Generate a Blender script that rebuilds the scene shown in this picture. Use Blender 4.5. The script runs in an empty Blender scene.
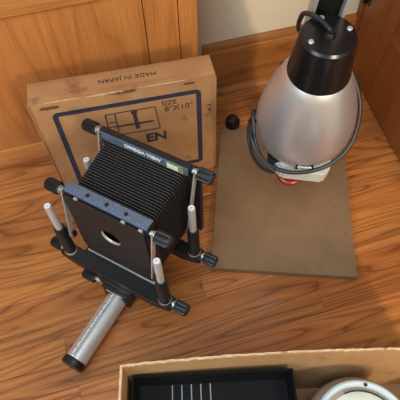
import bpy, bmesh, math, random
from mathutils import Vector, Matrix, Euler
random.seed(7)
S = bpy.context.scene
COL = S.collection
PI = math.pi

# ------------------------------------------------------------------ camera
TH = math.radians(57.0); RO = math.radians(2.2); FPX = 480.0; CAMH = 1.1
fw = Vector((0, math.cos(TH), -math.sin(TH)))
r0 = Vector((1, 0, 0)); u0 = r0.cross(fw)
rt = math.cos(RO)*r0 - math.sin(RO)*u0
up = rt.cross(fw)
cd = bpy.data.cameras.new('camera'); cam = bpy.data.objects.new('camera', cd); COL.objects.link(cam)
cd.sensor_width = 36; cd.lens = 36*FPX/400; cd.clip_start = .02
cam.matrix_world = Matrix(((rt.x, up.x, -fw.x, 0), (rt.y, up.y, -fw.y, 0), (rt.z, up.z, -fw.z, CAMH), (0, 0, 0, 1)))
S.camera = cam

# ------------------------------------------------------------------ world, lights, exposure
W = bpy.data.worlds.new('world'); S.world = W; W.use_nodes = True
bg = W.node_tree.nodes['Background']; bg.inputs[0].default_value = (.72, .86, 1, 1); bg.inputs[1].default_value = .34

def area(name, loc, target, size, power, col):
    l = bpy.data.lights.new(name, 'AREA'); l.shape = 'SQUARE'; l.size = size; l.energy = power; l.color = col
    o = bpy.data.objects.new(name, l); COL.objects.link(o); o.location = loc
    o.rotation_euler = (Vector(target)-Vector(loc)).to_track_quat('-Z', 'Y').to_euler()
    return o
area('ceiling_lamp_warm', (1.21, -2.6, 2.1), (.3, .9, .1), .14, 52, (1, .74, .44))
area('window_daylight', (-1.35, -.95, 1.75), (-.05, .7, .1), 1.0, 28, (.70, .85, 1))
area('ceiling_daylight', (-.2, -.35, 2.05), (-.2, -.2, 0), .8, 23, (.80, .90, 1))
area('room_lamp', (.9, -1.22, 1.45), (-.1, .8, .15), .32, 19, (1, .91, .78))
S.view_settings.view_transform = 'Standard'; S.view_settings.look = 'None'
S.view_settings.exposure = -0.1; S.view_settings.gamma = 1; S.view_settings.use_curve_mapping = False

# ------------------------------------------------------------------ materials
def lin(c):
    return tuple(((x/255)/12.92 if x/255 <= .04045 else ((x/255+.055)/1.055)**2.4) for x in c)
def newmat(name, rough=.5, metal=0.0, spec=.5):
    m = bpy.data.materials.new(name); m.use_nodes = True
    nt = m.node_tree; b = nt.nodes['Principled BSDF']
    b.inputs['Roughness'].default_value = rough; b.inputs['Metallic'].default_value = metal
    b.inputs['Specular IOR Level'].default_value = spec
    return m, nt, b
def N(nt, t, **k):
    n = nt.nodes.new(t)
    for a, v in k.items(): setattr(n, a, v)
    return n
def ramp(nt, stops):
    r = N(nt, 'ShaderNodeValToRGB'); e = r.color_ramp.elements
    while len(e) < len(stops): e.new(.5)
    for i, (p, c) in enumerate(stops):
        e[i].position = p; e[i].color = (*c, 1)
    return r
def mat(name, rgb, rough=.5, metal=0.0, var=.12, scale=40, bump=.0, spec=.5, bscale=None):
    """plain colour with a little procedural mottling and optional fine relief"""
    m, nt, b = newmat(name, rough, metal, spec); L = nt.links
    tc = N(nt, 'ShaderNodeTexCoord'); no = N(nt, 'ShaderNodeTexNoise'); no.inputs['Scale'].default_value = scale
    no.inputs['Detail'].default_value = 6
    L.new(tc.outputs['Object'], no.inputs['Vector'])
    c = lin(rgb); r = ramp(nt, [(.3, tuple(x*(1-var) for x in c)), (.7, tuple(min(1, x*(1+var)) for x in c))])
    L.new(no.outputs['Fac'], r.inputs[0]); L.new(r.outputs[0], b.inputs['Base Color'])
    if bump:
        n2 = N(nt, 'ShaderNodeTexNoise'); n2.inputs['Scale'].default_value = bscale or scale*4
        L.new(tc.outputs['Object'], n2.inputs['Vector'])
        bu = N(nt, 'ShaderNodeBump'); bu.inputs['Strength'].default_value = bump; bu.inputs['Distance'].default_value = .002
        L.new(n2.outputs['Fac'], bu.inputs['Height']); L.new(bu.outputs[0], b.inputs['Normal'])
    return m
def wood(name, light, mid, dark, axis=0, rough=.35, rings=26, cross=11, along=.9, vary=.25, coat=0.0, fig=.5, hue=0.0, fine=.82):
    """oak-like figure: contour lines of a stretched noise give cathedral grain"""
    m, nt, b = newmat(name, rough); L = nt.links
    tc = N(nt, 'ShaderNodeTexCoord'); oi = N(nt, 'ShaderNodeObjectInfo')
    mp = N(nt, 'ShaderNodeMapping'); sc = [cross]*3; sc[axis] = along; mp.inputs['Scale'].default_value = sc
    L.new(tc.outputs['Object'], mp.inputs['Vector'])
    mu = N(nt, 'ShaderNodeMath', operation='MULTIPLY'); mu.inputs[1].default_value = 37.0
    L.new(oi.outputs['Random'], mu.inputs[0])
    ad = N(nt, 'ShaderNodeVectorMath', operation='ADD'); L.new(mp.outputs[0], ad.inputs[0]); L.new(mu.outputs[0], ad.inputs[1])
    n1 = N(nt, 'ShaderNodeTexNoise'); n1.inputs['Scale'].default_value = 1.0; n1.inputs['Detail'].default_value = 2; n1.inputs['Roughness'].default_value = .4
    L.new(ad.outputs[0], n1.inputs['Vector'])
    m2 = N(nt, 'ShaderNodeMath', operation='MULTIPLY'); m2.inputs[1].default_value = rings; L.new(n1.outputs['Fac'], m2.inputs[0])
    fr = N(nt, 'ShaderNodeMath', operation='FRACT'); L.new(m2.outputs[0], fr.inputs[0])
    r = ramp(nt, [(0, lin(dark)), (.14, lin(mid)), (.6, lin(light)), (.95, lin(mid)), (1, lin(dark))])
    L.new(fr.outputs[0], r.inputs[0])
    # fine pores
    mp2 = N(nt, 'ShaderNodeMapping'); s2 = [330.0]*3; s2[axis] = 9.0; mp2.inputs['Scale'].default_value = s2
    L.new(tc.outputs['Object'], mp2.inputs['Vector'])
    n2 = N(nt, 'ShaderNodeTexNoise'); n2.inputs['Scale'].default_value = 1.0; n2.inputs['Detail'].default_value = 3
    L.new(mp2.outputs[0], n2.inputs['Vector'])
    # broad colour drift
    n3 = N(nt, 'ShaderNodeTexNoise'); n3.inputs['Scale'].default_value = .8; n3.inputs['Detail'].default_value = 2
    L.new(ad.outputs[0], n3.inputs['Vector'])
    base = N(nt, 'ShaderNodeMix', data_type='RGBA'); base.inputs[0].default_value = fig
    rb = ramp(nt, [(.3, lin(mid)), (.7, lin(light))]); L.new(n3.outputs['Fac'], rb.inputs[0])
    L.new(rb.outputs[0], base.inputs[6]); L.new(r.outputs[0], base.inputs[7])
    mr = N(nt, 'ShaderNodeMapRange'); mr.inputs[1].default_value = .3; mr.inputs[2].default_value = .7; mr.inputs[3].default_value = fine; mr.inputs[4].default_value = 1.12
    L.new(n2.outputs['Fac'], mr.inputs[0])
    mv = N(nt, 'ShaderNodeMapRange'); mv.inputs[3].default_value = 1-vary; mv.inputs[4].default_value = 1+vary*.6
    L.new(oi.outputs['Random'], mv.inputs[0])
    mm = N(nt, 'ShaderNodeMath', operation='MULTIPLY'); L.new(mr.outputs[0], mm.inputs[0]); L.new(mv.outputs[0], mm.inputs[1])
    sc2 = N(nt, 'ShaderNodeVectorMath', operation='SCALE'); L.new(base.outputs[2], sc2.inputs[0]); L.new(mm.outputs[0], sc2.inputs['Scale'])
    if hue:
        m3 = N(nt, 'ShaderNodeMath', operation='MULTIPLY'); m3.inputs[1].default_value = 13.7; L.new(oi.outputs['Random'], m3.inputs[0])
        f3 = N(nt, 'ShaderNodeMath', operation='FRACT'); L.new(m3.outputs[0], f3.inputs[0])
        rh = ramp(nt, [(0, (1.0, .86, .74)), (.35, (.92, .92, 1.0)), (.65, (1.0, 1.0, .84)), (1, (.95, .98, 1.0))]); L.new(f3.outputs[0], rh.inputs[0])
        mh = N(nt, 'ShaderNodeVectorMath', operation='MULTIPLY'); L.new(sc2.outputs[0], mh.inputs[0]); L.new(rh.outputs[0], mh.inputs[1]); sc2 = mh
    L.new(sc2.outputs[0], b.inputs['Base Color'])
    bu = N(nt, 'ShaderNodeBump'); bu.inputs['Strength'].default_value = .12; bu.inputs['Distance'].default_value = .001
    L.new(n2.outputs['Fac'], bu.inputs['Height']); L.new(bu.outputs[0], b.inputs['Normal'])
    if coat: b.inputs['Coat Weight'].default_value = coat; b.inputs['Coat Roughness'].default_value = .22
    return m
def cardboard(name, light, mid, stain, scale=9):
    m, nt, b = newmat(name, .85, spec=.2); L = nt.links
    tc = N(nt, 'ShaderNodeTexCoord')
    n1 = N(nt, 'ShaderNodeTexNoise'); n1.inputs['Scale'].default_value = scale; n1.inputs['Detail'].default_value = 8; n1.inputs['Roughness'].default_value = .6
    n2 = N(nt, 'ShaderNodeTexNoise'); n2.inputs['Scale'].default_value = scale*2.7; n2.inputs['Detail'].default_value = 5
    n3 = N(nt, 'ShaderNodeTexNoise'); n3.inputs['Scale'].default_value = 500
    for n in (n1, n2, n3): L.new(tc.outputs['Object'], n.inputs['Vector'])
    r1 = ramp(nt, [(.3, lin(mid)), (.65, lin(light))]); L.new(n1.outputs['Fac'], r1.inputs[0])
    r2 = ramp(nt, [(.62, (0, 0, 0)), (.74, (.8, .8, .8))]); L.new(n2.outputs['Fac'], r2.inputs[0])
    mx = N(nt, 'ShaderNodeMix', data_type='RGBA'); L.new(r2.outputs[0], mx.inputs[0]); L.new(r1.outputs[0], mx.inputs[6]); mx.inputs[7].default_value = (*lin(stain), 1)
    L.new(mx.outputs[2], b.inputs['Base Color'])
    bu = N(nt, 'ShaderNodeBump'); bu.inputs['Strength'].default_value = .15; bu.inputs['Distance'].default_value = .001
    L.new(n3.outputs['Fac'], bu.inputs['Height']); L.new(bu.outputs[0], b.inputs['Normal'])
    return m

M = {}
M['floor'] = wood('oak_floor', (204, 132, 68), (175, 105, 51), (102, 56, 27), axis=0, rough=.34, rings=16, cross=11, along=.9, vary=.24, coat=.4, fig=.7, hue=1, fine=.7)
M['subfloor'] = mat('dark_subfloor', (60, 34, 18), .8)
M['cabinet'] = wood('honey_cabinet_wood', (206, 134, 68), (190, 117, 57), (158, 90, 42), axis=2, rough=.38, rings=10, cross=7, along=.6, vary=.05, coat=.15, fig=.45)
M['cabinet_h'] = wood('honey_cabinet_wood_horizontal', (212, 144, 78), (196, 124, 63), (168, 98, 49), axis=0, rough=.4, rings=8, cross=9, along=.8, vary=.05, coat=.15, fig=.35)
M['base'] = wood('baseboard_wood', (172, 112, 54), (148, 90, 40), (102, 58, 24), axis=0, rough=.4, rings=8, cross=8, along=.8, vary=.05, coat=.1)
M['door'] = wood('door_wood', (162, 98, 48), (146, 84, 38), (116, 62, 26), axis=2, rough=.4, rings=7, cross=6, along=.5, vary=.05, coat=.1, fig=.35)
M['casing'] = wood('casing_wood', (150, 76, 36), (126, 60, 28), (96, 42, 20), axis=2, rough=.4, rings=7, cross=8, along=.6, vary=.05, coat=.1)
M['wall'] = mat('beige_wall', (214, 200, 172), .85, var=.04, scale=6, bump=.05, bscale=160)
M['carton'] = cardboard('worn_cardboard', (186, 138, 92), (166, 116, 74), (132, 88, 54))
M['carton_in'] = cardboard('box_cardboard', (186, 146, 100), (168, 126, 84), (140, 100, 64), 6)
M['torn'] = mat('torn_edge_paper', (204, 176, 138), .9, var=.2, scale=120)
M['ink'] = mat('blue_ink', (46, 48, 62), .8, var=.2, scale=60)
M['inkblack'] = mat('faded_black_ink', (58, 48, 44), .8, var=.25, scale=150)
M['scuff'] = mat('scuff_dark', (112, 74, 44), .9, var=.3, scale=90)
M['scufflight'] = mat('scuff_light', (214, 176, 128), .9, var=.25, scale=90)
M['hard'] = cardboard('hardboard', (138, 110, 82), (128, 100, 74), (124, 96, 72), 14)
M['black'] = mat('black_plastic', (19, 19, 21), .36, var=.1)
M['capblack'] = mat('black_bakelite', (17, 17, 19), .28, var=.15, scale=60)
M['blackmatte'] = mat('black_cloth', (12, 12, 12), .6, var=.15, scale=80)
M['pleatedge'] = mat('worn_pleat_edge', (74, 70, 68), .4, var=.2, scale=60)
M['blackmetal'] = mat('black_enamel_metal', (22, 22, 24), .45, var=.2, scale=300, bump=.2, bscale=700)
M['crackle_sheen'] = mat('crackle_enamel_blue_sheen', (88, 102, 122), .32, var=.35, scale=380, bump=.4, bscale=520)  # blue in this base colour is painted-in reflected light
M['panel'] = mat('dark_brown_panel', (32, 28, 28), .6, var=.08, scale=30)
M['silver'] = mat('brushed_silver', (208, 207, 204), .38, .55, var=.05, scale=90)
M['chrome'] = mat('dull_chrome', (196, 192, 184), .34, .55, var=.1, scale=120)
M['tip'] = mat('rod_end_metal', (226, 238, 240), .45, .3, var=.03)
M['white'] = mat('white_paint', (232, 232, 228), .6, var=.03)
M['sticker'] = mat('green_sticker', (132, 142, 84), .5, var=.35, scale=170)
M['sticker2'] = mat('cream_sticker', (226, 224, 196), .5, var=.2, scale=170)
M['cord'] = mat('black_rubber_cord', (34, 35, 38), .42, var=.1)
M['red'] = mat('red_filter', (150, 40, 24), .3, var=.1)
M['greywhite'] = mat('pale_grey_enamel', (196, 196, 190), .45, var=.05)
M['tray'] = mat('black_tray', (11, 12, 13), .7, var=.2, scale=12, spec=.2)
M['rib'] = mat('worn_rib', (150, 152, 154), .5, var=.2)
M['paleblue'] = mat('pale_blue_enamel', (196, 210, 212), .32, var=.05)
M['taupe'] = mat('taupe_enamel', (150, 138, 124), .5, var=.06)
M['cream'] = mat('cream_diffuser', (216, 222, 206), .35, var=.06, scale=20)
M['hinge'] = mat('black_iron', (22, 20, 20), .4)

# housing: brushed metal with slight anisotropy
m, nt, b_ = newmat('satin_aluminium', .36, .8)
tc = N(nt, 'ShaderNodeTexCoord'); mp = N(nt, 'ShaderNodeMapping'); mp.inputs['Scale'].default_value = (30, 30, 900)
no = N(nt, 'ShaderNodeTexNoise'); nt.links.new(tc.outputs['Object'], mp.inputs[0]); nt.links.new(mp.outputs[0], no.inputs['Vector'])
rr = ramp(nt, [(.3, lin((214, 214, 216))), (.7, lin((226, 226, 226)))]); nt.links.new(no.outputs['Fac'], rr.inputs[0]); nt.links.new(rr.outputs[0], b_.inputs['Base Color'])
M['housing'] = m

# ------------------------------------------------------------------ mesh helpers
def link(name, me, material, parent=None, loc=None, rot=None, smooth=False):
    o = bpy.data.objects.new(name, me); COL.objects.link(o)
    if material is not None and not me.materials: me.materials.append(material)
    if parent: o.parent = parent
    if loc is not None: o.location = loc
    if rot is not None: o.rotation_euler = rot
    if smooth:
        for p in me.polygons: p.use_smooth = True
    return o
def bm_mesh(bm, name):
    bmesh.ops.recalc_face_normals(bm, faces=bm.faces)
    me = bpy.data.meshes.new(name); bm.to_mesh(me); bm.free(); return me
def sharp(o, ang=35):
    me = o.data
    for p in me.polygons: p.use_smooth = True
    bm = bmesh.new(); bm.from_mesh(me)
    for e in bm.edges:
        if len(e.link_faces) == 2 and e.calc_face_angle(0) > math.radians(ang): e.smooth = False
    bm.to_mesh(me); bm.free()
def box_bm(bm, x0, x1, y0, y1, z0, z1, bevel=0, seg=2):
    r = bmesh.ops.create_cube(bm, size=1)
    for v in r['verts']:
        v.co = Vector(((x0+x1)/2+v.co.x*(x1-x0), (y0+y1)/2+v.co.y*(y1-y0), (z0+z1)/2+v.co.z*(z1-z0)))
    if bevel:
        es = {e for v in r['verts'] for e in v.link_edges}
        bmesh.ops.bevel(bm, geom=list(es), offset=bevel, segments=seg, profile=.7, affect='EDGES')
def box(name, ext, material, parent=None, bevel=.001, seg=2, loc=None, rot=None):
    bm = bmesh.new(); box_bm(bm, *ext, bevel=bevel, seg=seg)
    o = link(name, bm_mesh(bm, name), material, parent, loc, rot); sharp(o); return o
def boxes(name, exts, material, parent=None, bevel=.001, loc=None, rot=None):
    bm = bmesh.new()
    for e in exts: box_bm(bm, *e, bevel=bevel, seg=2)
    o = link(name, bm_mesh(bm, name), material, parent, loc, rot); sharp(o); return o
def lathe(name, prof, material, parent=None, seg=48, loc=None, rot=None, caps=True):
    bm = bmesh.new(); rings = []
    for r, z in prof:
        if r < 1e-6: rings.append([bm.verts.new((0, 0, z))])
        else: rings.append([bm.verts.new((r*math.cos(2*PI*i/seg), r*math.sin(2*PI*i/seg), z)) for i in range(seg)])
    for a, b in zip(rings, rings[1:]):
        for i in range(seg):
            j = (i+1) % seg
            q = ([a[i], a[j]] if len(a) > 1 else [a[0]]) + ([b[j], b[i]] if len(b) > 1 else [b[0]])
            if len(q) > 2: bm.faces.new(q)
    if caps:
        for rg in (rings[0], rings[-1]):
            if len(rg) > 1: bm.faces.new(rg)
    o = link(name, bm_mesh(bm, name), material, parent, loc, rot); sharp(o, 30); return o
def catmull(pts, n=10):
    P = [Vector(p) for p in pts]; P = [P[0]*2-P[1]] + P + [P[-1]*2-P[-2]]; out = []
    for i in range(1, len(P)-2):
        a, b, c, d = P[i-1:i+3]
        for k in range(n):
            t = k/n
            out.append(.5*((2*b)+(c-a)*t+(2*a-5*b+4*c-d)*t*t+(3*b-a-3*c+d)*t**3))
    out.append(P[-2]); return out
def tube(name, pts, r, material, parent=None, seg=10, loc=None, rot=None, curve=0):
    P = catmull(pts, curve) if curve else [Vector(p) for p in pts]
    bm = bmesh.new(); rings = []; nrm = None
    for i, p in enumerate(P):
        t = (P[min(i+1, len(P)-1)]-P[max(i-1, 0)]).normalized()
        if nrm is None:
            nrm = t.orthogonal().normalized()
        nrm = (nrm-t*nrm.dot(t)).normalized(); bn = t.cross(nrm)
        rings.append([bm.verts.new(p+r*(math.cos(2*PI*k/seg)*nrm+math.sin(2*PI*k/seg)*bn)) for k in range(seg)])
    for a, b in zip(rings, rings[1:]):
        for k in range(seg): bm.faces.new((a[k], a[(k+1) % seg], b[(k+1) % seg], b[k]))
    bm.faces.new(rings[0]); bm.faces.new(rings[-1])
    o = link(name, bm_mesh(bm, name), material, parent, loc, rot); sharp(o, 40); return o
def prism(name, poly, t0, t1, material, parent=None, bevel=0, loc=None, rot=None, plane='xy'):
    """extrude polygon (list of 2-tuples); plane says which axes the polygon uses"""
    def co(p, t):
        return {'xy': (p[0], p[1], t), 'xz': (p[0], t, p[1]), 'yz': (t, p[0], p[1])}[plane]
    bm = bmesh.new(); a = [bm.verts.new(co(p, t0)) for p in poly]; b = [bm.verts.new(co(p, t1)) for p in poly]
    bm.faces.new(a); bm.faces.new(b[::-1]); n = len(poly)
    for i in range(n): bm.faces.new((a[i], a[(i+1) % n], b[(i+1) % n], b[i]))
    if bevel: bmesh.ops.bevel(bm, geom=bm.edges[:], offset=bevel, segments=2, affect='EDGES', clamp_overlap=True)
    o = link(name, bm_mesh(bm, name), material, parent, loc, rot); sharp(o); return o
def text(name, s, size, material, parent, loc, rot, depth=.0003, align='CENTER', sx=1.0, bold=0.0):
    c = bpy.data.curves.new(name, 'FONT'); c.body = s; c.size = size; c.align_x = align; c.align_y = 'CENTER'
    c.extrude = depth; c.offset = bold; c.resolution_u = 3
    t = bpy.data.objects.new('text_tmp', c); COL.objects.link(t)
    bpy.context.view_layer.update()
    me = bpy.data.meshes.new_from_object(t.evaluated_get(bpy.context.evaluated_depsgraph_get()))
    bpy.data.objects.remove(t); bpy.data.curves.remove(c)
    me.materials.clear()
    o = link(name, me, material, parent, loc, rot); o.scale = (sx, 1, 1); return o
def empty(name, loc, rz, label, cat, group=None, rot=None):
    o = bpy.data.objects.new(name, None); COL.objects.link(o); o.location = loc
    o.rotation_euler = rot or (0, 0, rz); o.empty_display_size = .05
    o['label'] = label; o['category'] = cat
    if group: o['group'] = group
    return o
def knob(name, parent, loc, axis='x+', r=.0125, l=.03, material=None, n=16):
    """ribbed cylindrical knob"""
    bm = bmesh.new(); prof = [(r*.82, 0), (r, .002), (r, l*.8), (r*.93, l*.93), (r*.8, l)]; rings = []
    for q, (rr_, z) in enumerate(prof):
        ring = []
        for i in range(n*4):
            f = 1.0 if (i % 4) < 2 else (.9 if 0 < q < 4 else 1.0)
            a = 2*PI*i/(n*4); ring.append(bm.verts.new((rr_*f*math.cos(a), rr_*f*math.sin(a), z)))
        rings.append(ring)
    for a, b in zip(rings, rings[1:]):
        for i in range(n*4): bm.faces.new((a[i], a[(i+1) % (n*4)], b[(i+1) % (n*4)], b[i]))
    bm.faces.new(rings[0]); bm.faces.new(rings[-1])
    rot = {'x+': (0, PI/2, 0), 'x-': (0, -PI/2, 0), 'z': (0, 0, 0), 'y-': (PI/2, 0, 0)}[axis]
    o = link(name, bm_mesh(bm, name), material or M['black'], parent, loc, rot); sharp(o, 25); return o

# ------------------------------------------------------------------ the room
UA = math.radians(14.3)
u = Vector((math.cos(UA), math.sin(UA), 0)); v = Vector((-u.y, u.x, 0))
def uv(a, b, z=0): return u*a + v*b + Vector((0, 0, z))
WALLV = 1.087; CABV = .970
def struct(o, label=None):
    o['kind'] = 'structure'
    if label: o['label'] = label
    return o
floor = box('floor', (-1.6, 2.1, -2.6, WALLV+.02, -.05, -.0125), M['subfloor'], bevel=0, rot=(0, 0, UA)); struct(floor, 'honey oak strip floor running along the back wall')
PW = .0575
def plank_mesh(L):
    bm = bmesh.new(); box_bm(bm, 0, L, 0, PW-.0004, -.0124, 0, bevel=.0004, seg=1)
    me = bm_mesh(bm, 'plank'); me.materials.append(M['floor']); return me
PM = {L: plank_mesh(L) for L in (.85, 1.15, 1.45, 1.8)}
row = 0; vv = .476 - PW*12
while vv < WALLV-.005:
    x = -1.05 - random.random()*1.1
    while x < 1.15:
        L = random.choice(list(PM))
        o = link('plank', PM[L], None, floor, (x, vv, -.0003*random.random()))
        x += L+.0003
    vv += PW
# outer boards away from the view, one coarse sheet each side so the floor goes on
rear = box('floor_extension', (-1.6, 2.1, -2.6, .476-PW*12-.001, -.0124, 0), M['floor'], floor, bevel=0)

wb = box('wall_back', (-1.6, 1.0, WALLV, WALLV+.1, -.05, 2.4), M['wall'], bevel=0, rot=(0, 0, UA)); struct(wb, 'plain beige painted wall')
# baseboard with moulded cap and shoe
def molding(name, prof, u0_, u1_, material):
    bm = bmesh.new(); a = [bm.verts.new((u0_, WALLV-p[0], p[1])) for p in prof]; b = [bm.verts.new((u1_, WALLV-p[0], p[1])) for p in prof]
    bm.faces.new(a); bm.faces.new(b[::-1]); n = len(prof)
    for i in range(n): bm.faces.new((a[i], a[(i+1) % n], b[(i+1) % n], b[i]))
    o = link(name, bm_mesh(bm, name), material, None, None, (0, 0, UA)); sharp(o, 20); return o
bb = molding('baseboard_back', [(0, 0), (.016, 0), (.016, .15), (.0145, .156), (.012, .160), (.0125, .166), (.009, .176), (.004, .182), (0, .183)], .3, .82, M['base']); struct(bb, 'dark varnished baseboard along the beige wall')
sh = molding('trim_1', [(.016, 0), (.034, 0), (.033, .008), (.029, .014), (.022, .018), (.016, .019)], .3, .80, M['base']); struct(sh, 'quarter round shoe moulding at the foot of the baseboard')

# right wall with door
d0 = Vector((.515, 1.153, 0)); DA = math.radians(-80.9)
dd = Vector((math.cos(DA), math.sin(DA), 0))
# local frame: x along dd (towards the camera), y = into the wall (right side)
dm = Matrix.Translation(d0) @ Matrix.Rotation(DA, 4, 'Z')
def dplace(o): o.matrix_world = dm; return o
wr = boxes('wall_right', [(-.2, 1.2, .012, .12, 2.03, 2.4), (.78, 1.6, .012, .12, 0, 2.4), (-.2, -.10, .012, .12, 0, 2.4), (-.10, .80, .075, .12, 0, 2.03)], M['wall'], bevel=0); dplace(wr); struct(wr, 'wall around the brown door')
cs = box('trim_2', (-.108, -.074, -.006, .03, 0, 2.1), M['casing'], bevel=.003); dplace(cs); struct(cs, 'red brown casing beside the door hinges')
door = boxes('door_1', [(-.071, .095, .0, .038, .008, 2.0), (.60, .765, .0, .038, .008, 2.0), (.0955, .5995, .0, .038, .008, .24), (.0955, .5995, .0, .038, 1.85, 2.0), (.0955, .5995, .0, .038, .9, 1.05)], M['door'], bevel=.0025); dplace(door); struct(door, 'brown panelled wooden door at the right')
def raised_panel(z0, z1):
    bm = bmesh.new(); x0, x1 = .0955, .5995
    def ring(i, y): return [bm.verts.new((x, y, z)) for x, z in ((x0+i, z0+i), (x1-i, z0+i), (x1-i, z1-i), (x0+i, z1-i))]
    rs = [ring(0, .03), ring(0, .012), ring(.012, .014), ring(.05, .004), ring(.05, .004)]
    for a, b in zip(rs[:-1], rs[1:-1]):
        for i in range(4): bm.faces.new((a[i], a[(i+1) % 4], b[(i+1) % 4], b[i]))
    bm.faces.new(rs[3]); bm.faces.new(rs[0]); bmesh.ops.delete(bm, geom=rs[4], context='VERTS')
    o = link('panel', bm_mesh(bm, 'panel'), M['door'], door); return o
raised_panel(.24, .9); raised_panel(1.05, 1.85)
tube('hinge', [(-.0725, -.006, .235), (-.0725, -.006, .31)], .006, M['hinge'], door, seg=12)
box('hinge_leaf', (-.071, -.05, -.0022, .001, .235, .31), M['hinge'], door, bevel=.0005)
ct = box('trim_3', (.62, .715, WALLV-.022, WALLV, 0, 2.1), M['casing'], bevel=.003, rot=(0, 0, UA)); struct(ct, 'red brown wooden casing in the corner behind the enlarger')

# unseen wall added behind the camera: its edge shapes the lamp's shadow line
wf = box('shadow_edge_wall', (-2.6, .80, -1.45, -1.37, 0, 2.4), M['wall'], bevel=0); struct(wf, 'unseen wall added to cast a shadow edge across the scene')
wl = box('wall_left', (-2.7, -2.6, -1.45, 1.6, 0, 2.4), M['wall'], bevel=0); struct(wl, 'left wall out of view')

# ------------------------------------------------------------------ wooden cabinet at the left
c_org = Vector((-.5742, .8545, 0)); cU = c_org.dot(u); cV = c_org.dot(v)
cab = empty('wooden_cabinet', tuple(uv(cU, cV)), UA, 'honey coloured varnished wooden cabinet behind the printed cardboard box', 'cabinet')
D_ = WALLV-cV-.003
box('body', (-.9, .604, .022, D_, .0, .92), M['cabinet'], cab, bevel=.002)
box('bottom_rail', (-.9, .474, .0, .0215, .0, .058), M['cabinet_h'], cab, bevel=.0025)
box('front_panel', (-.9, .474, .006, .0215, .0585, .462), M['cabinet'], cab, bevel=.001)
box('top_rail', (-.9, .474, -.004, .0215, .4625, .60), M['cabinet_h'], cab, bevel=.003)
box('upper_panel', (-.9, .474, .006, .0215, .6005, .92), M['cabinet'], cab, bevel=.001)
box('stile', (.4758, .556, .0, .0215, 0, .92), M['cabinet'], cab, bevel=.0025)
box('stile', (.5578, .604, .0, .0215, 0, .92), M['cabinet'], cab, bevel=.0025)

# ------------------------------------------------------------------ printed cardboard box
BW, BH, BD = .417, .352, .063
bA = math.radians(10.3)
bdir = Vector((math.cos(bA), math.sin(bA), 0))
br = Vector((.0455, .824, 0))
bx = empty('cardboard_box', tuple(br-bdir*BW), bA, 'worn brown cardboard box with blue printed border standing against the cabinet', 'box')
# body as slightly dented panels
bm = bmesh.new(); box_bm(bm, 0, BW, 0, BD, 0, BH, bevel=.0035, seg=2)
bmesh.ops.subdivide_edges(bm, edges=bm.edges[:], cuts=3, use_grid_fill=True)
for q in bm.verts:
    q.co += Vector((random.uniform(-1, 1), random.uniform(-1, 1), random.uniform(-1, 1) if q.co.z > .01 else 0))*.0006
o = link('body', bm_mesh(bm, 'body'), M['carton'], bx); sharp(o, 50)
# side seam: the front sheet overlaps the right and left edges
box('edge_flap', (BW-.0004, BW+.0022, -.0025, BD*.25, .002, BH-.012), M['carton'], bx, bevel=.0006)
box('edge_flap', (-.0022, .0004, -.0025, BD*.25, .002, BH-.006), M['carton'], bx, bevel=.0006)
FY = -.0013
def stroke(name, segs, w, material, y=FY, t=.0008):
    bm = bmesh.new()
    for (x0, z0, x1, z1) in segs:
        d = Vector((x1-x0, 0, z1-z0)); L = d.length; d.normalize(); n = Vector((-d.z, 0, d.x))*w/2
        p = [Vector((x0, 0, z0))-n, Vector((x1, 0, z1))-n, Vector((x1, 0, z1))+n, Vector((x0, 0, z0))+n]
        a = [bm.verts.new((q.x, y, q.z)) for q in p]; b = [bm.verts.new((q.x, y+t, q.z)) for q in p]
        bm.faces.new(a); bm.faces.new(b[::-1])
        for i in range(4): bm.faces.new((a[i], a[(i+1) % 4], b[(i+1) % 4], b[i]))
    return link(name, bm_mesh(bm, name), material, bx)
# rounded border
def border(x0, x1, z0, z1, w, r):
    def loop(i, rad):
        pts = []
        for cx, cz, a0 in ((x1-i-rad, z1-i-rad, 0), (x0+i+rad, z1-i-rad, 90), (x0+i+rad, z0+i+rad, 180), (x1-i-rad, z0+i+rad, 270)):
            for k in range(6):
                a = math.radians(a0+18*k); pts.append((cx+rad*math.cos(a), cz+rad*math.sin(a)))
        return pts
    A = loop(0, r); B = loop(w, max(r-w, .001)); bm = bmesh.new()
    rows = [[bm.verts.new((p[0], yy, p[1])) for p in L] for L, yy in ((A, FY), (B, FY), (B, FY+.0008), (A, FY+.0008))]
    n = len(A)
    for k in range(4):
        a, b = rows[k], rows[(k+1) % 4]
        for i in range(n): bm.faces.new((a[i], a[(i+1) % n], b[(i+1) % n], b[i]))
    return link('printed_border', bm_mesh(bm, 'printed_border'), M['ink'], bx)
border(.040, BW-.034, .04, BH-.040, .012, .014)
# diagram of an easel
ex0, ex1, ez0, ez1 = .155, .272, .205, .280
stroke('printed_diagram', [(ex0, ez1, ex1, ez1), (ex0, ez0, ex1+.006, ez0), (ex0, ez0, ex0, ez1), (ex1, ez1, ex1+.006, ez0), (ex0+.005, ez1-.028, ex0+.022, ez1-.028), (ex0+.022, ez1, ex0+.022, ez0+.01), (ex0, ez0+.032, ex0+.022, ez0+.032)], .0022, M['inkblack'])
stroke('printed_arm', [(ex0+.02, ez1-.045, ex1-.008, ez1-.046)], .005, M['inkblack'])
stroke('printed_slider', [(.222, ez1-.004, .224, ez0+.012)], .009, M['inkblack'], y=FY-.0003)
stroke('printed_pivot', [(.215, ez1-.006, .229, ez1-.006)], .010, M['inkblack'], y=FY-.0005)
stroke('printed_marks', [(BW-.020, BH-.098, BW-.011, BH-.096), (BW-.017, BH-.110, BW-.011, BH-.110), (BW-.017, BH-.116, BW-.011, BH-.115)], .003, M['inkblack'])
text('size_lettering', 'SIZE', .020, M['inkblack'], bx, (.306, FY+.0003, BH-.067), (PI/2, 0, 0))
text('size_number', '8"X10"', .0235, M['inkblack'], bx, (.328, FY+.0003, BH-.087), (PI/2, 0, 0), sx=1.02)
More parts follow.
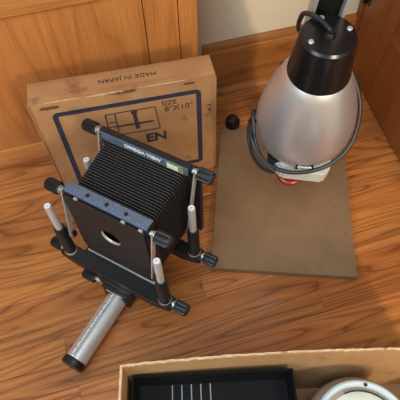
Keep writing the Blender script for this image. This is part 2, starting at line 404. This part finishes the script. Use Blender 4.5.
text('brand_lettering', 'EN', .042, M['ink'], bx, (.266, FY+.0003, .174), (PI/2, 0, 0), bold=.0012)
text('origin_lettering', 'MADE IN JAPAN', .0165, M['inkblack'], bx, (.222, BD*.5, BH+.0004), (0, 0, PI), sx=1.12)
# scuffs along the top edge
def scuff(name, x, z, w, h, material, y=FY+.0001):
    pts = []
    for k in range(14):
        a = 2*PI*k/14; f = random.uniform(.65, 1.15); pts.append((x+w*f*math.cos(a), z+h*f*math.sin(a)))
    return prism(name, pts, y, y+.0008, material, bx, plane='xz')
scuff('scuff', .205, BH-.011, .034, .0045, M['scuff']); scuff('scuff', .04, BH-.022, .022, .006, M['scuff']); scuff('scuff', .165, BH-.008, .05, .003, M['scufflight'])
scuff('scuff', .30, BH-.006, .06, .002, M['scufflight']); scuff('scuff', .355, BH-.018, .016, .004, M['scuff']); scuff('scuff', .07, BH-.006, .05, .002, M['scufflight'])

# ------------------------------------------------------------------ view camera
ph = math.radians(59.3); A_ = Vector((math.cos(ph), math.sin(ph), 0)); B_ = Vector((A_.y, -A_.x, 0))
vc_loc = A_*.30 + B_*-.3936
vc = empty('view_camera', tuple(vc_loc), ph-PI/2, 'black bellows view camera on a silver monorail standing on the floor', 'camera')
RZ, RR = .0275, .0245
rail = lathe('monorail', [(RR, 0), (RR, .44)], M['silver'], vc, seg=40, loc=(0, -.2, RZ), rot=(-PI/2, 0, 0))
# scale strip on the upper left of the rail
sa = math.radians(112)
def on_rail(ang, r, y): return (r*math.cos(ang), y, RZ+r*math.sin(ang))
def strip(name, a0, a1, y0, y1, r, material, parent):
    bm = bmesh.new(); n = 4; A1 = []; A2 = []
    for k in range(n+1):
        a = a0+(a1-a0)*k/n
        A1.append(bm.verts.new((r*math.cos(a), y0, r*math.sin(a)))); A2.append(bm.verts.new((r*math.cos(a), y1, r*math.sin(a))))
    for k in range(n): bm.faces.new((A1[k], A1[k+1], A2[k+1], A2[k]))
    r2 = r-.001
    return link(name, bm_mesh(bm, name), material, parent)
sc_root = strip('scale', math.radians(88), math.radians(112), -.196, .0, RR+.0005, M['white'], vc); sc_root.location = (0, 0, RZ)
bm = bmesh.new()
yy = -.193; k = 0
while yy < -.03:
    a0 = math.radians(91); a1 = math.radians(109 if k % 5 == 0 else 102)
    r = RR+.0008
    q = [bm.verts.new((r*math.cos(a), y_, r*math.sin(a))) for a, y_ in ((a0, yy), (a1, yy), (a1, yy+.0017), (a0, yy+.0017))]
    bm.faces.new(q); yy += .0032; k += 1
for a_ in (89, 111):
    a0 = math.radians(a_-1); a1 = math.radians(a_+1); r = RR+.0008
    bm.faces.new([bm.verts.new((r*math.cos(a), y_, r*math.sin(a))) for a, y_ in ((a0, -.195), (a1, -.195), (a1, -.02), (a0, -.02))])
link('tick', bm_mesh(bm, 'tick'), M['inkblack'], sc_root)
lathe('end_cap', [(.025, .0), (.0272, .003), (.0272, .014), (.025, .016), (.025, .017)], M['black'], vc, loc=(0, -.2145, RZ), rot=(-PI/2, 0, 0))
lathe('end_cap', [(.0235, .0), (.0255, .003), (.0255, .014), (.0235, .017)], M['black'], vc, loc=(0, .238, RZ), rot=(-PI/2, 0, 0))

def standard(yr, yf, zf0, zf1, hw, far):
    # clamp block round the rail
    blk = boxes('clamp_block', [(-.034, .034, yr-.026, yr+.024, .012, .072), (-.042, .042, yr-.02, yr+.02, .06, .092)], M['blackmetal'], vc, bevel=.003)
    if not far:
        box('index_plate', (-.022, .022, yr-.0275, yr-.0255, .058, .064), M['chrome'], vc, bevel=.0005)
    k = knob('clamp_knob', vc, (-.056, yr-.016, .07), 'x-', .0135, .034)
    tube('shaft', [(0, 0, -.02), (0, 0, .0)], .005, M['chrome'], k)
    # base bar with rising ends
    poly = [(-.135, .126), (-.146, .120), (-.146, .104), (-.10, .086), (.10, .086), (.146, .104), (.146, .120), (.135, .126), (.10, .118), (-.10, .118)]
    prism('base_bar', poly, yr-.015, yr+.015, M['blackmetal'], vc, bevel=.002, plane='xz')
    for s in (-1, 1):
        x = s*.126
        lathe('sleeve', [(.0125, .112), (.0135, .118), (.0128, .19), (.0122, .222), (.011, .226)], M['blackmetal'], vc, seg=20, loc=(x, yr, 0))
        rod = lathe('rod', [(.0078, .2), (.0078, .309), (.0068, .311)], M['silver'], vc, seg=20, loc=(x, yr, 0))
        lathe('rod_end', [(.0066, .3108), (.006, .3118), (.0025, .3118), (.002, .3108)], M['tip'], rod, seg=20)
        lathe('collar', [(.0135, .0), (.0145, .002), (.0145, .006), (.0135, .008)], M['chrome'], vc, seg=20, loc=(x, yr, .119))
        kb = knob('lock_knob', vc, (x+s*.024, yr+.002, .116), 'x+' if s > 0 else 'x-', .0135, .031)
        lathe('washer', [(.006, -.012), (.006, -.004), (.009, -.004), (.009, .0)], M['chrome'], kb, seg=16)
        # slotted link from sleeve to frame pivot
        xl = s*(hw+.0075)
        p0 = Vector((xl, yr+.006, .205)); p1 = Vector((xl, yf+.008, zf1-.012)); d = (p1-p0); L = d.length
        e_ang = math.atan2(d.y, d.z)
        w = .0055; pts = []
        for kk in range(9): a = PI*kk/8; pts.append((w*math.cos(a), L+w*math.sin(a)))
        for kk in range(9): a = PI+PI*kk/8; pts.append((w*math.cos(a), w*math.sin(a)))
        lk = prism('link', pts, -.0015, .0015, M['chrome'], vc, plane='yz', loc=p0, rot=(-e_ang, 0, 0))
        pv = boxes('slide_arm', [(min(s*(hw+.002), s*.12), max(s*(hw+.002), s*.12), yr+.006, yr+.016, .195, .215)], M['blackmetal'], vc, bevel=.001)
        fk = knob('frame_knob', vc, (xl+s*.006, yf+.008, zf1-.014), 'x+' if s > 0 else 'x-', .0135, .032)
        lathe('washer', [(.005, -.012), (.005, -.002), (.009, -.002), (.009, .001)], M['chrome'], fk, seg=16)

NF0, NF1, NY, NHW = .122, .354, .012, .095
standard(-.012, NY, NF0, NF1, NHW, False)
FF0, FF1, FY0, FHW = .135, .378, .155, .104
standard(.117, FY0, FF0, FF1, FHW, True)
# near frame: four bars, lens board with a hole
T = .024
def frame(x0, x1, y0, y1, z0, z1, w, mt):
    bm = bmesh.new()
    for e in ((x0, x1, y0, y1, z1-w, z1), (x0, x1, y0, y1, z0, z0+w), (x0, x0+w, y0, y1, z0+w+.0002, z1-w-.0002), (x1-w, x1, y0, y1, z0+w+.0002, z1-w-.0002)): box_bm(bm, *e, bevel=.0015)
    o = link('frame', bm_mesh(bm, 'frame'), mt, vc); sharp(o); return o
nf = frame(-NHW, NHW, NY, NY+T, NF0, NF1, .018, M['blackmetal'])
box('top_plate', (-NHW+.001, NHW-.001, NY+.0015, NY+T+.001, NF1-.001, NF1+.0022), M['crackle_sheen'], vc, bevel=.0008)
for hx in (-.043, 0, .043): lathe('screw', [(.0042, 0), (.0042, .0012), (.003, .0016), (.0, .0012)], M['hinge'], vc, seg=16, loc=(hx, NY+.013, NF1+.0016))
for hx in (-.062, .045, .083): box('clip', (hx-.004, hx+.004, NY-.004, NY+.001, NF1-.006, NF1-.001), M['chrome'], vc, bevel=.0008)
# lens board with hole
bm = bmesh.new(); hz = .256; nseg = 32; hr = .0235
x0, x1, z0, z1 = -NHW+.004, NHW-.004, NF0+.010, NF1-.006
def ringpts(y, r): return [bm.verts.new((r*math.cos(2*PI*i/nseg), y, hz+r*math.sin(2*PI*i/nseg))) for i in range(nseg)]
def sq(y):
    out = []
    for i in range(nseg):
        a = 2*PI*i/nseg; c, s_ = math.cos(a), math.sin(a)
        tx = ((x1 if c > 0 else x0)/c) if abs(c) > 1e-6 else 1e9
        tz = (((z1 if s_ > 0 else z0)-hz)/s_) if abs(s_) > 1e-6 else 1e9
        t = min(tx, tz); out.append(bm.verts.new((t*c, y, hz+t*s_)))
    return out
ys = NY-.005; a = sq(ys); b = ringpts(ys, hr); c = ringpts(ys+.004, hr); d = sq(ys+.004)
for p, q in ((a, b), (b, c), (c, d), (d, a)):
    for i in range(nseg): bm.faces.new((p[i], p[(i+1) % nseg], q[(i+1) % nseg], q[i]))
lb = link('lens_board', bm_mesh(bm, 'lens_board'), M['panel'], vc)
bm = bmesh.new()
prof = [(hr+.0004, .0006), (hr+.0004, .0052), (hr-.0012, .0052), (hr-.0004, .0006)]
rings = [[bm.verts.new((r*math.cos(2*PI*i/48), ys+y_, hz+r*math.sin(2*PI*i/48))) for i in range(48)] for r, y_ in prof]
for p, q in zip(rings, rings[1:]+rings[:1]):
    for i in range(48): bm.faces.new((p[i], p[(i+1) % 48], q[(i+1) % 48], q[i]))
o = link('hole_rim', bm_mesh(bm, 'hole_rim'), M['silver'], lb); sharp(o, 30)
box('board_catch', (-NHW+.006, NHW-.006, NY-.007, NY-.001, NF0+.004, NF0+.0065), M['chrome'], vc, bevel=.0006)
box('board_ledge', (-NHW, NHW, NY-.010, NY+.001, NF0-.008, NF0+.004), M['blackmetal'], vc, bevel=.001)
# bellows
bm = bmesh.new(); npl = 20; y0, y1 = NY+T, FY0; rings = []
for i in range(npl):
    for f, e in ((0, -.0065), (.40, .0), (.58, .0)):
        t = (i+f)/npl; y = y0+(y1-y0)*t
        hw = .0885+.005*t+e; za = .140+.008*t-e; zb = .342+.014*t+e; c = .006
        pts = [(-hw+c, za), (hw-c, za), (hw, za+c), (hw, zb-c), (hw-c, zb), (-hw+c, zb), (-hw, zb-c), (-hw, za+c)]
        rings.append([bm.verts.new((px, y, pz)) for px, pz in pts])
for n_, (p, q) in enumerate(zip(rings, rings[1:])):
    for i in range(8):
        fc = bm.faces.new((p[i], p[(i+1) % 8], q[(i+1) % 8], q[i])); fc.material_index = 1 if n_ % 3 == 1 else 0
bo = link('bellows', bm_mesh(bm, 'bellows'), M['blackmatte'], vc); bo.data.materials.append(M['pleatedge'])
# far frame and back
ff = frame(-FHW, FHW, FY0, FY0+.013, FF0, FF1, .022, M['blackmetal'])
box('name_plate', (-FHW+.004, FHW-.004, FY0-.0025, FY0, FF1-.023, FF1-.002), M['crackle_sheen'], vc, bevel=.0006)
text('name_lettering', 'OMEGA VIEW', .0132, M['white'], vc, (-.002, FY0-.0028, FF1-.0122), (PI/2, 0, 0), sx=1.05, bold=.0004)
st = box('sticker', (.053, .09, FY0-.0034, FY0-.0024, FF1-.0225, FF1-.003), M['sticker'], vc, bevel=0)
box('sticker_print', (.0545, .079, FY0-.0038, FY0-.0033, FF1-.0205, FF1-.007), M['sticker2'], st, bevel=0)
box('back_frame', (-FHW-.006, FHW+.012, FY0+.0135, FY0+.026, FF0-.005, FF1-.020), M['blackmetal'], vc, bevel=.003)
box('focus_screen', (-FHW+.012, FHW-.012, FY0+.0255, FY0+.028, FF0+.02, FF1-.03), M['panel'], vc, bevel=.0005)
for hx in (-.02, .098): lathe('screw', [(.0028, 0), (.0028, .001), (.002, .0014)], M['chrome'], vc, seg=12, loc=(hx, FY0+.020, FF1-.0204))

# ------------------------------------------------------------------ enlarger
er = Vector((.196, .482, 0)); eA = math.radians(-6.4)
en = empty('photo_enlarger', tuple(er), eA, 'photographic enlarger with silver lamphouse, black cap and brown baseboard', 'enlarger')
bw2, bl = .177, .455
bm = bmesh.new(); box_bm(bm, -bw2, bw2, 0, bl, 0.003, .021, bevel=.0015, seg=2)
o = link('baseboard', bm_mesh(bm, 'baseboard'), M['hard'], en); sharp(o)
for sx in (-1, 1):
    for yy in (.03, bl-.03): lathe('foot', [(.009, 0), (.009, .0035)], M['black'], en, seg=12, loc=(sx*(bw2-.03), yy, 0))
# inclined girder: two silver flanges and a black web
LEAN = math.radians(20); cy0 = .428
def col_part(name, ext, mt):
    return box(name, ext, mt, en, bevel=.001, loc=(0.004, cy0, .021), rot=(LEAN, 0, 0))
col_part('column_flange', (-.028, -.0215, -.018, .018, .0, .98), M['silver'])
col_part('column_flange', (.0215, .028, -.018, .018, .0, .98), M['silver'])
col_part('column_web', (-.0213, .0213, -.004, .006, .0, .98), M['blackmatte'])
col_part('column_cap', (-.03, .03, -.02, .02, .9805, 1.0), M['black'])
box('column_foot', (-.05, .05, cy0-.045, cy0+.02, .0212, .034), M['blackmetal'], en, bevel=.002)
# head: its axis leans a little towards the front
HL = math.radians(9); HP = Vector((.001, .195, .26)); HR = Matrix.Rotation(HL, 3, 'X')
H0 = HP - HR @ Vector((0, 0, .26)); HROT = (HL, 0, 0)
def hp(x, y, z): return tuple(H0 + HR @ Vector((x, y, z)))
box('carriage', (-.045, .045, .265, .35, .285, .37), M['blackmetal'], en, bevel=.006)
box('head_arm', (-.03, .03, .215, .275, .30, .33), M['greywhite'], en, bevel=.004)
K = .93
def fz(z): return .316+(z-.258)*.212/.244
hs = lathe('lamphouse', [(r*K, fz(z)) for r, z in [(.066, .258), (.082, .262), (.0945, .275), (.1015, .296), (.104, .322), (.1035, .348), (.100, .376), (.0945, .402), (.0865, .43), (.0775, .456), (.0685, .48), (.060, .498), (.056, .502)]], M['housing'], en, seg=72, loc=H0, rot=HROT)
lathe('lamphouse_cap', [(.0545, .524), (.0555, .5255), (.0545, .532), (.0512, .56), (.0472, .597), (.0455, .606), (.042, .610), (.030, .6115), (.012, .6115), (.0, .6115)], M['capblack'], en, seg=64, loc=H0, rot=HROT)
for a in (212, 20, 110):
    lathe('cap_screw', [(.0046, .0), (.0046, .0018), (.003, .0028), (0, .0028)], M['chrome'], en, seg=16, loc=hp(.034*math.cos(math.radians(a)), .034*math.sin(math.radians(a)), .6112), rot=HROT)
lathe('cord_grommet', [(.010, .0), (.009, .004), (.0062, .008), (.0062, .012)], M['black'], en, seg=20, loc=hp(.0, -.004, .6112), rot=HROT)
# negative stage and lens
prism('negative_stage', [(-.036, -.088), (.050, -.094), (.064, -.074), (.060, .045), (-.054, .045), (-.06, -.06)], .276, .315, M['greywhite'], en, bevel=.004, loc=H0, rot=HROT)
box('negative_carrier', (-.066, -.03, -.07, .036, .292, .3165), M['black'], en, bevel=.002, loc=H0, rot=HROT)
lathe('lens_mount', [(.03, .236), (.032, .25), (.036, .276)], M['black'], en, seg=32, loc=H0, rot=HROT)
lathe('red_filter', [(.030, .244), (.031, .246), (.031, .256), (.028, .258)], M['red'], en, seg=32, loc=hp(-.012, -.058, 0), rot=HROT)
# badge
ba = math.radians(-88); bz = fz(.293); brad = .1012*K
bd = box('badge', (-.018, .018, -.0012, .0018, -.0055, .0055), M['black'], en, bevel=.0012, loc=hp((brad+.001)*math.cos(ba), (brad+.001)*math.sin(ba), bz), rot=(math.radians(-16)+HL*.5, 0, ba+PI/2))
text('badge_lettering', 'Omega', .0092, M['white'], bd, (0, -.0014, .0004), (PI/2, 0, 0), sx=1.05, bold=.0002)
# power cord: out of the cap, back behind, round the front of the lamphouse
def cordpts(P): return [hp(x*K, y*K, fz(z)) for x, y, z in P]
top = [hp(0, -.004, .617), hp(-.003, .001, .6215), hp(-.013, .018, .6195), hp(-.030, .036, .615), hp(-.040, .052, .595)]
tube('power_cord', top + cordpts([(-.03, .095, .49), (.045, .085, .455), (.080, .048, .43), (.104, .005, .385), (.105, -.035, .340), (.090, -.066, .310), (.058, -.092, .292), (.012, -.106, .278), (-.035, -.104, .270), (-.078, -.083, .270), (-.101, -.05, .288), (-.109, -.02, .318), (-.111, .01, .33), (-.107, .03, .30)]), .0042, M['cord'], en, seg=10, curve=8)
tube('cord_loop', cordpts([(-.107, .03, .30), (-.118, -.0, .275), (-.112, -.04, .256), (-.098, -.074, .255), (-.078, -.098, .262), (-.060, -.108, .276), (-.090, -.088, .292), (-.113, -.05, .315), (-.118, -.01, .31), (-.112, .02, .28), (-.092, .03, .25)]), .0036, M['cord'], en, seg=10, curve=8)

# ------------------------------------------------------------------ small black rubber stopper behind the board
kp = empty('rubber_foot', (.105, .962, 0), 0, 'small round black rubber cap standing on the floor behind the brown baseboard', 'cap')
lathe('body', [(.0155, 0), (.0165, .002), (.0165, .018), (.020, .0215), (.0215, .03), (.0208, .042), (.017, .050), (.010, .054), (0, .055)], M['black'], kp, seg=32)
lathe('collar', [(.0166, .0045), (.0186, .007), (.0186, .015), (.0166, .017)], M['blackmatte'], kp, seg=32, caps=False)

# ------------------------------------------------------------------ open cardboard box at the bottom
BZ = .25
ob = empty('open_cardboard_box', (-.149, .2175, 0), math.radians(.5), 'open cardboard box in the foreground holding darkroom equipment', 'box')
OW, OL = .62, .34; tk = .0045
def wall_curved(name, bow, x0, x1, yb, thick, z0, z1, n=24):
    bm = bmesh.new(); rows = []
    for i in range(n+1):
        t = i/n; x = x0+(x1-x0)*t; off = bow*math.sin(PI*min(1, t*1.0))**.8
        zz = z1 + .0012*math.sin(i*1.9)+.0008*math.sin(i*4.3)
        rows.append([bm.verts.new(c) for c in ((x, yb, z0), (x, yb+off, zz), (x, yb+off-thick, zz), (x, yb-thick, z0))])
    for a, b in zip(rows, rows[1:]):
        for k in range(4): bm.faces.new((a[k], a[(k+1) % 4], b[(k+1) % 4], b[k]))
    bm.faces.new(rows[0]); bm.faces.new(rows[-1])
    return link(name, bm_mesh(bm, name), M['carton_in'], ob), rows
wall_curved('back_side', .010, 0, OW, 0, tk, .002, BZ)
box('left_side', (0, tk, -OL, -tk-.0002, .002, BZ), M['carton_in'], ob, bevel=.0005)
box('right_side', (OW-tk, OW, -OL, -tk-.0002, .002, BZ), M['carton_in'], ob, bevel=.0005)
box('front_side', (tk+.0002, OW-tk-.0002, -OL, -OL+tk, .002, BZ), M['carton_in'], ob, bevel=.0005)
box('bottom', (0, OW, -OL, 0, 0, .003), M['carton_in'], ob, bevel=0)
# torn pale paper along the rim
bm = bmesh.new(); prev = None; n = 90
for i in range(n+1):
    t = i/n; x = OW*t; off = .010*math.sin(PI*t)**.8 if 0 < t < 1 else 0
    w = tk*random.uniform(.45, 1.05); h = random.uniform(.0004, .0016)
    ys_ = off+random.uniform(-.0006, .0008)
    q = [bm.verts.new(c) for c in ((x, ys_, BZ-.002), (x, ys_, BZ+h), (x, ys_-w, BZ+h), (x, ys_-w, BZ-.002))]
    if prev:
        for k in range(4): bm.faces.new((prev[k], prev[(k+1) % 4], q[(k+1) % 4], q[k]))
    prev = q
link('torn_edge', bm_mesh(bm, 'torn_edge'), M['torn'], ob)
bm = bmesh.new(); prev = None
for i in range(51):
    y = -OL*i/50; w = tk*random.uniform(.6, 1.05); h = random.uniform(.0004, .0018)
    q = [bm.verts.new(c) for c in ((-.0004, y, BZ-.001), (-.0004, y, BZ+h), (w, y, BZ+h), (w, y, BZ-.001))]
    if prev:
        for k in range(4): bm.faces.new((prev[k], prev[(k+1) % 4], q[(k+1) % 4], q[k]))
    prev = q
link('torn_edge', bm_mesh(bm, 'torn_edge'), M['torn'], ob)

# black ribbed tray inside
tr = empty('developing_tray', (-.135, .2105, .0035), math.radians(.5), 'black plastic tray with pale worn ribs lying inside the open box', 'tray')
TW, TL, TB, TT = .292, .31, .148, .198
bm = bmesh.new()
def rr_(x0, x1, y0, y1, z): return [bm.verts.new(p) for p in ((x0, y0, z), (x1, y0, z), (x1, y1, z), (x0, y1, z))]
L = [rr_(.0, TW, -TL, 0, 0), rr_(.0, TW, -TL, 0, TT), rr_(.003, TW-.003, -TL+.003, -.003, TT), rr_(.008, TW-.008, -TL+.008, -.008, TB)]
for a, b in zip(L, L[1:]):
    for i in range(4): bm.faces.new((a[i], a[(i+1) % 4], b[(i+1) % 4], b[i]))
bm.faces.new(L[-1]); bm.faces.new(L[0])
bmesh.ops.bevel(bm, geom=[e for e in bm.edges], offset=.001, segments=2, affect='EDGES', clamp_overlap=True)
o = link('tray_body', bm_mesh(bm, 'tray_body'), M['tray'], tr); sharp(o, 40)
for k in range(5):
    tube('rib', [(.0695+.0178*k, -.29, TB+.001), (.0695+.0178*k, -.0095, TB+.001)], .0011, M['rib'], tr, seg=8)

# round pale lamp housing inside the box
rl = empty('round_safelight', (.264, .104, .0035), 0, 'round pale enamel lamp housing with cream glass lying in the open box', 'lamp')
RT = .195
lathe('housing', [(.08, .0), (.086, .004), (.094, .03), (.098, .1), (.0985, RT-.045), (.0965, RT-.028), (.092, RT-.013), (.0855, RT-.002)], M['taupe'], rl, seg=64)
lathe('rim', [(.0858, RT-.003), (.0845, RT+.003), (.081, RT+.0055), (.077, RT+.005), (.0745, RT+.001), (.074, RT-.006)], M['paleblue'], rl, seg=64, caps=False)
lathe('glass', [(.0742, RT-.007), (.069, RT-.003), (.055, RT+.001), (.03, RT+.004), (0, RT+.005)], M['cream'], rl, seg=64)
arc = []
for k in range(15):
    a = math.radians(28+ (110-28)*k/14); arc.append((.0665*math.cos(a), .0665*math.sin(a), RT+.0015))
tube('retaining_wire', arc, .0014, M['hinge'], rl, seg=8)
lathe('screw', [(.0032, 0), (.0032, .0015), (0, .0025)], M['hinge'], rl, seg=14, loc=(.0765*math.cos(math.radians(78)), .0765*math.sin(math.radians(78)), RT+.0055))
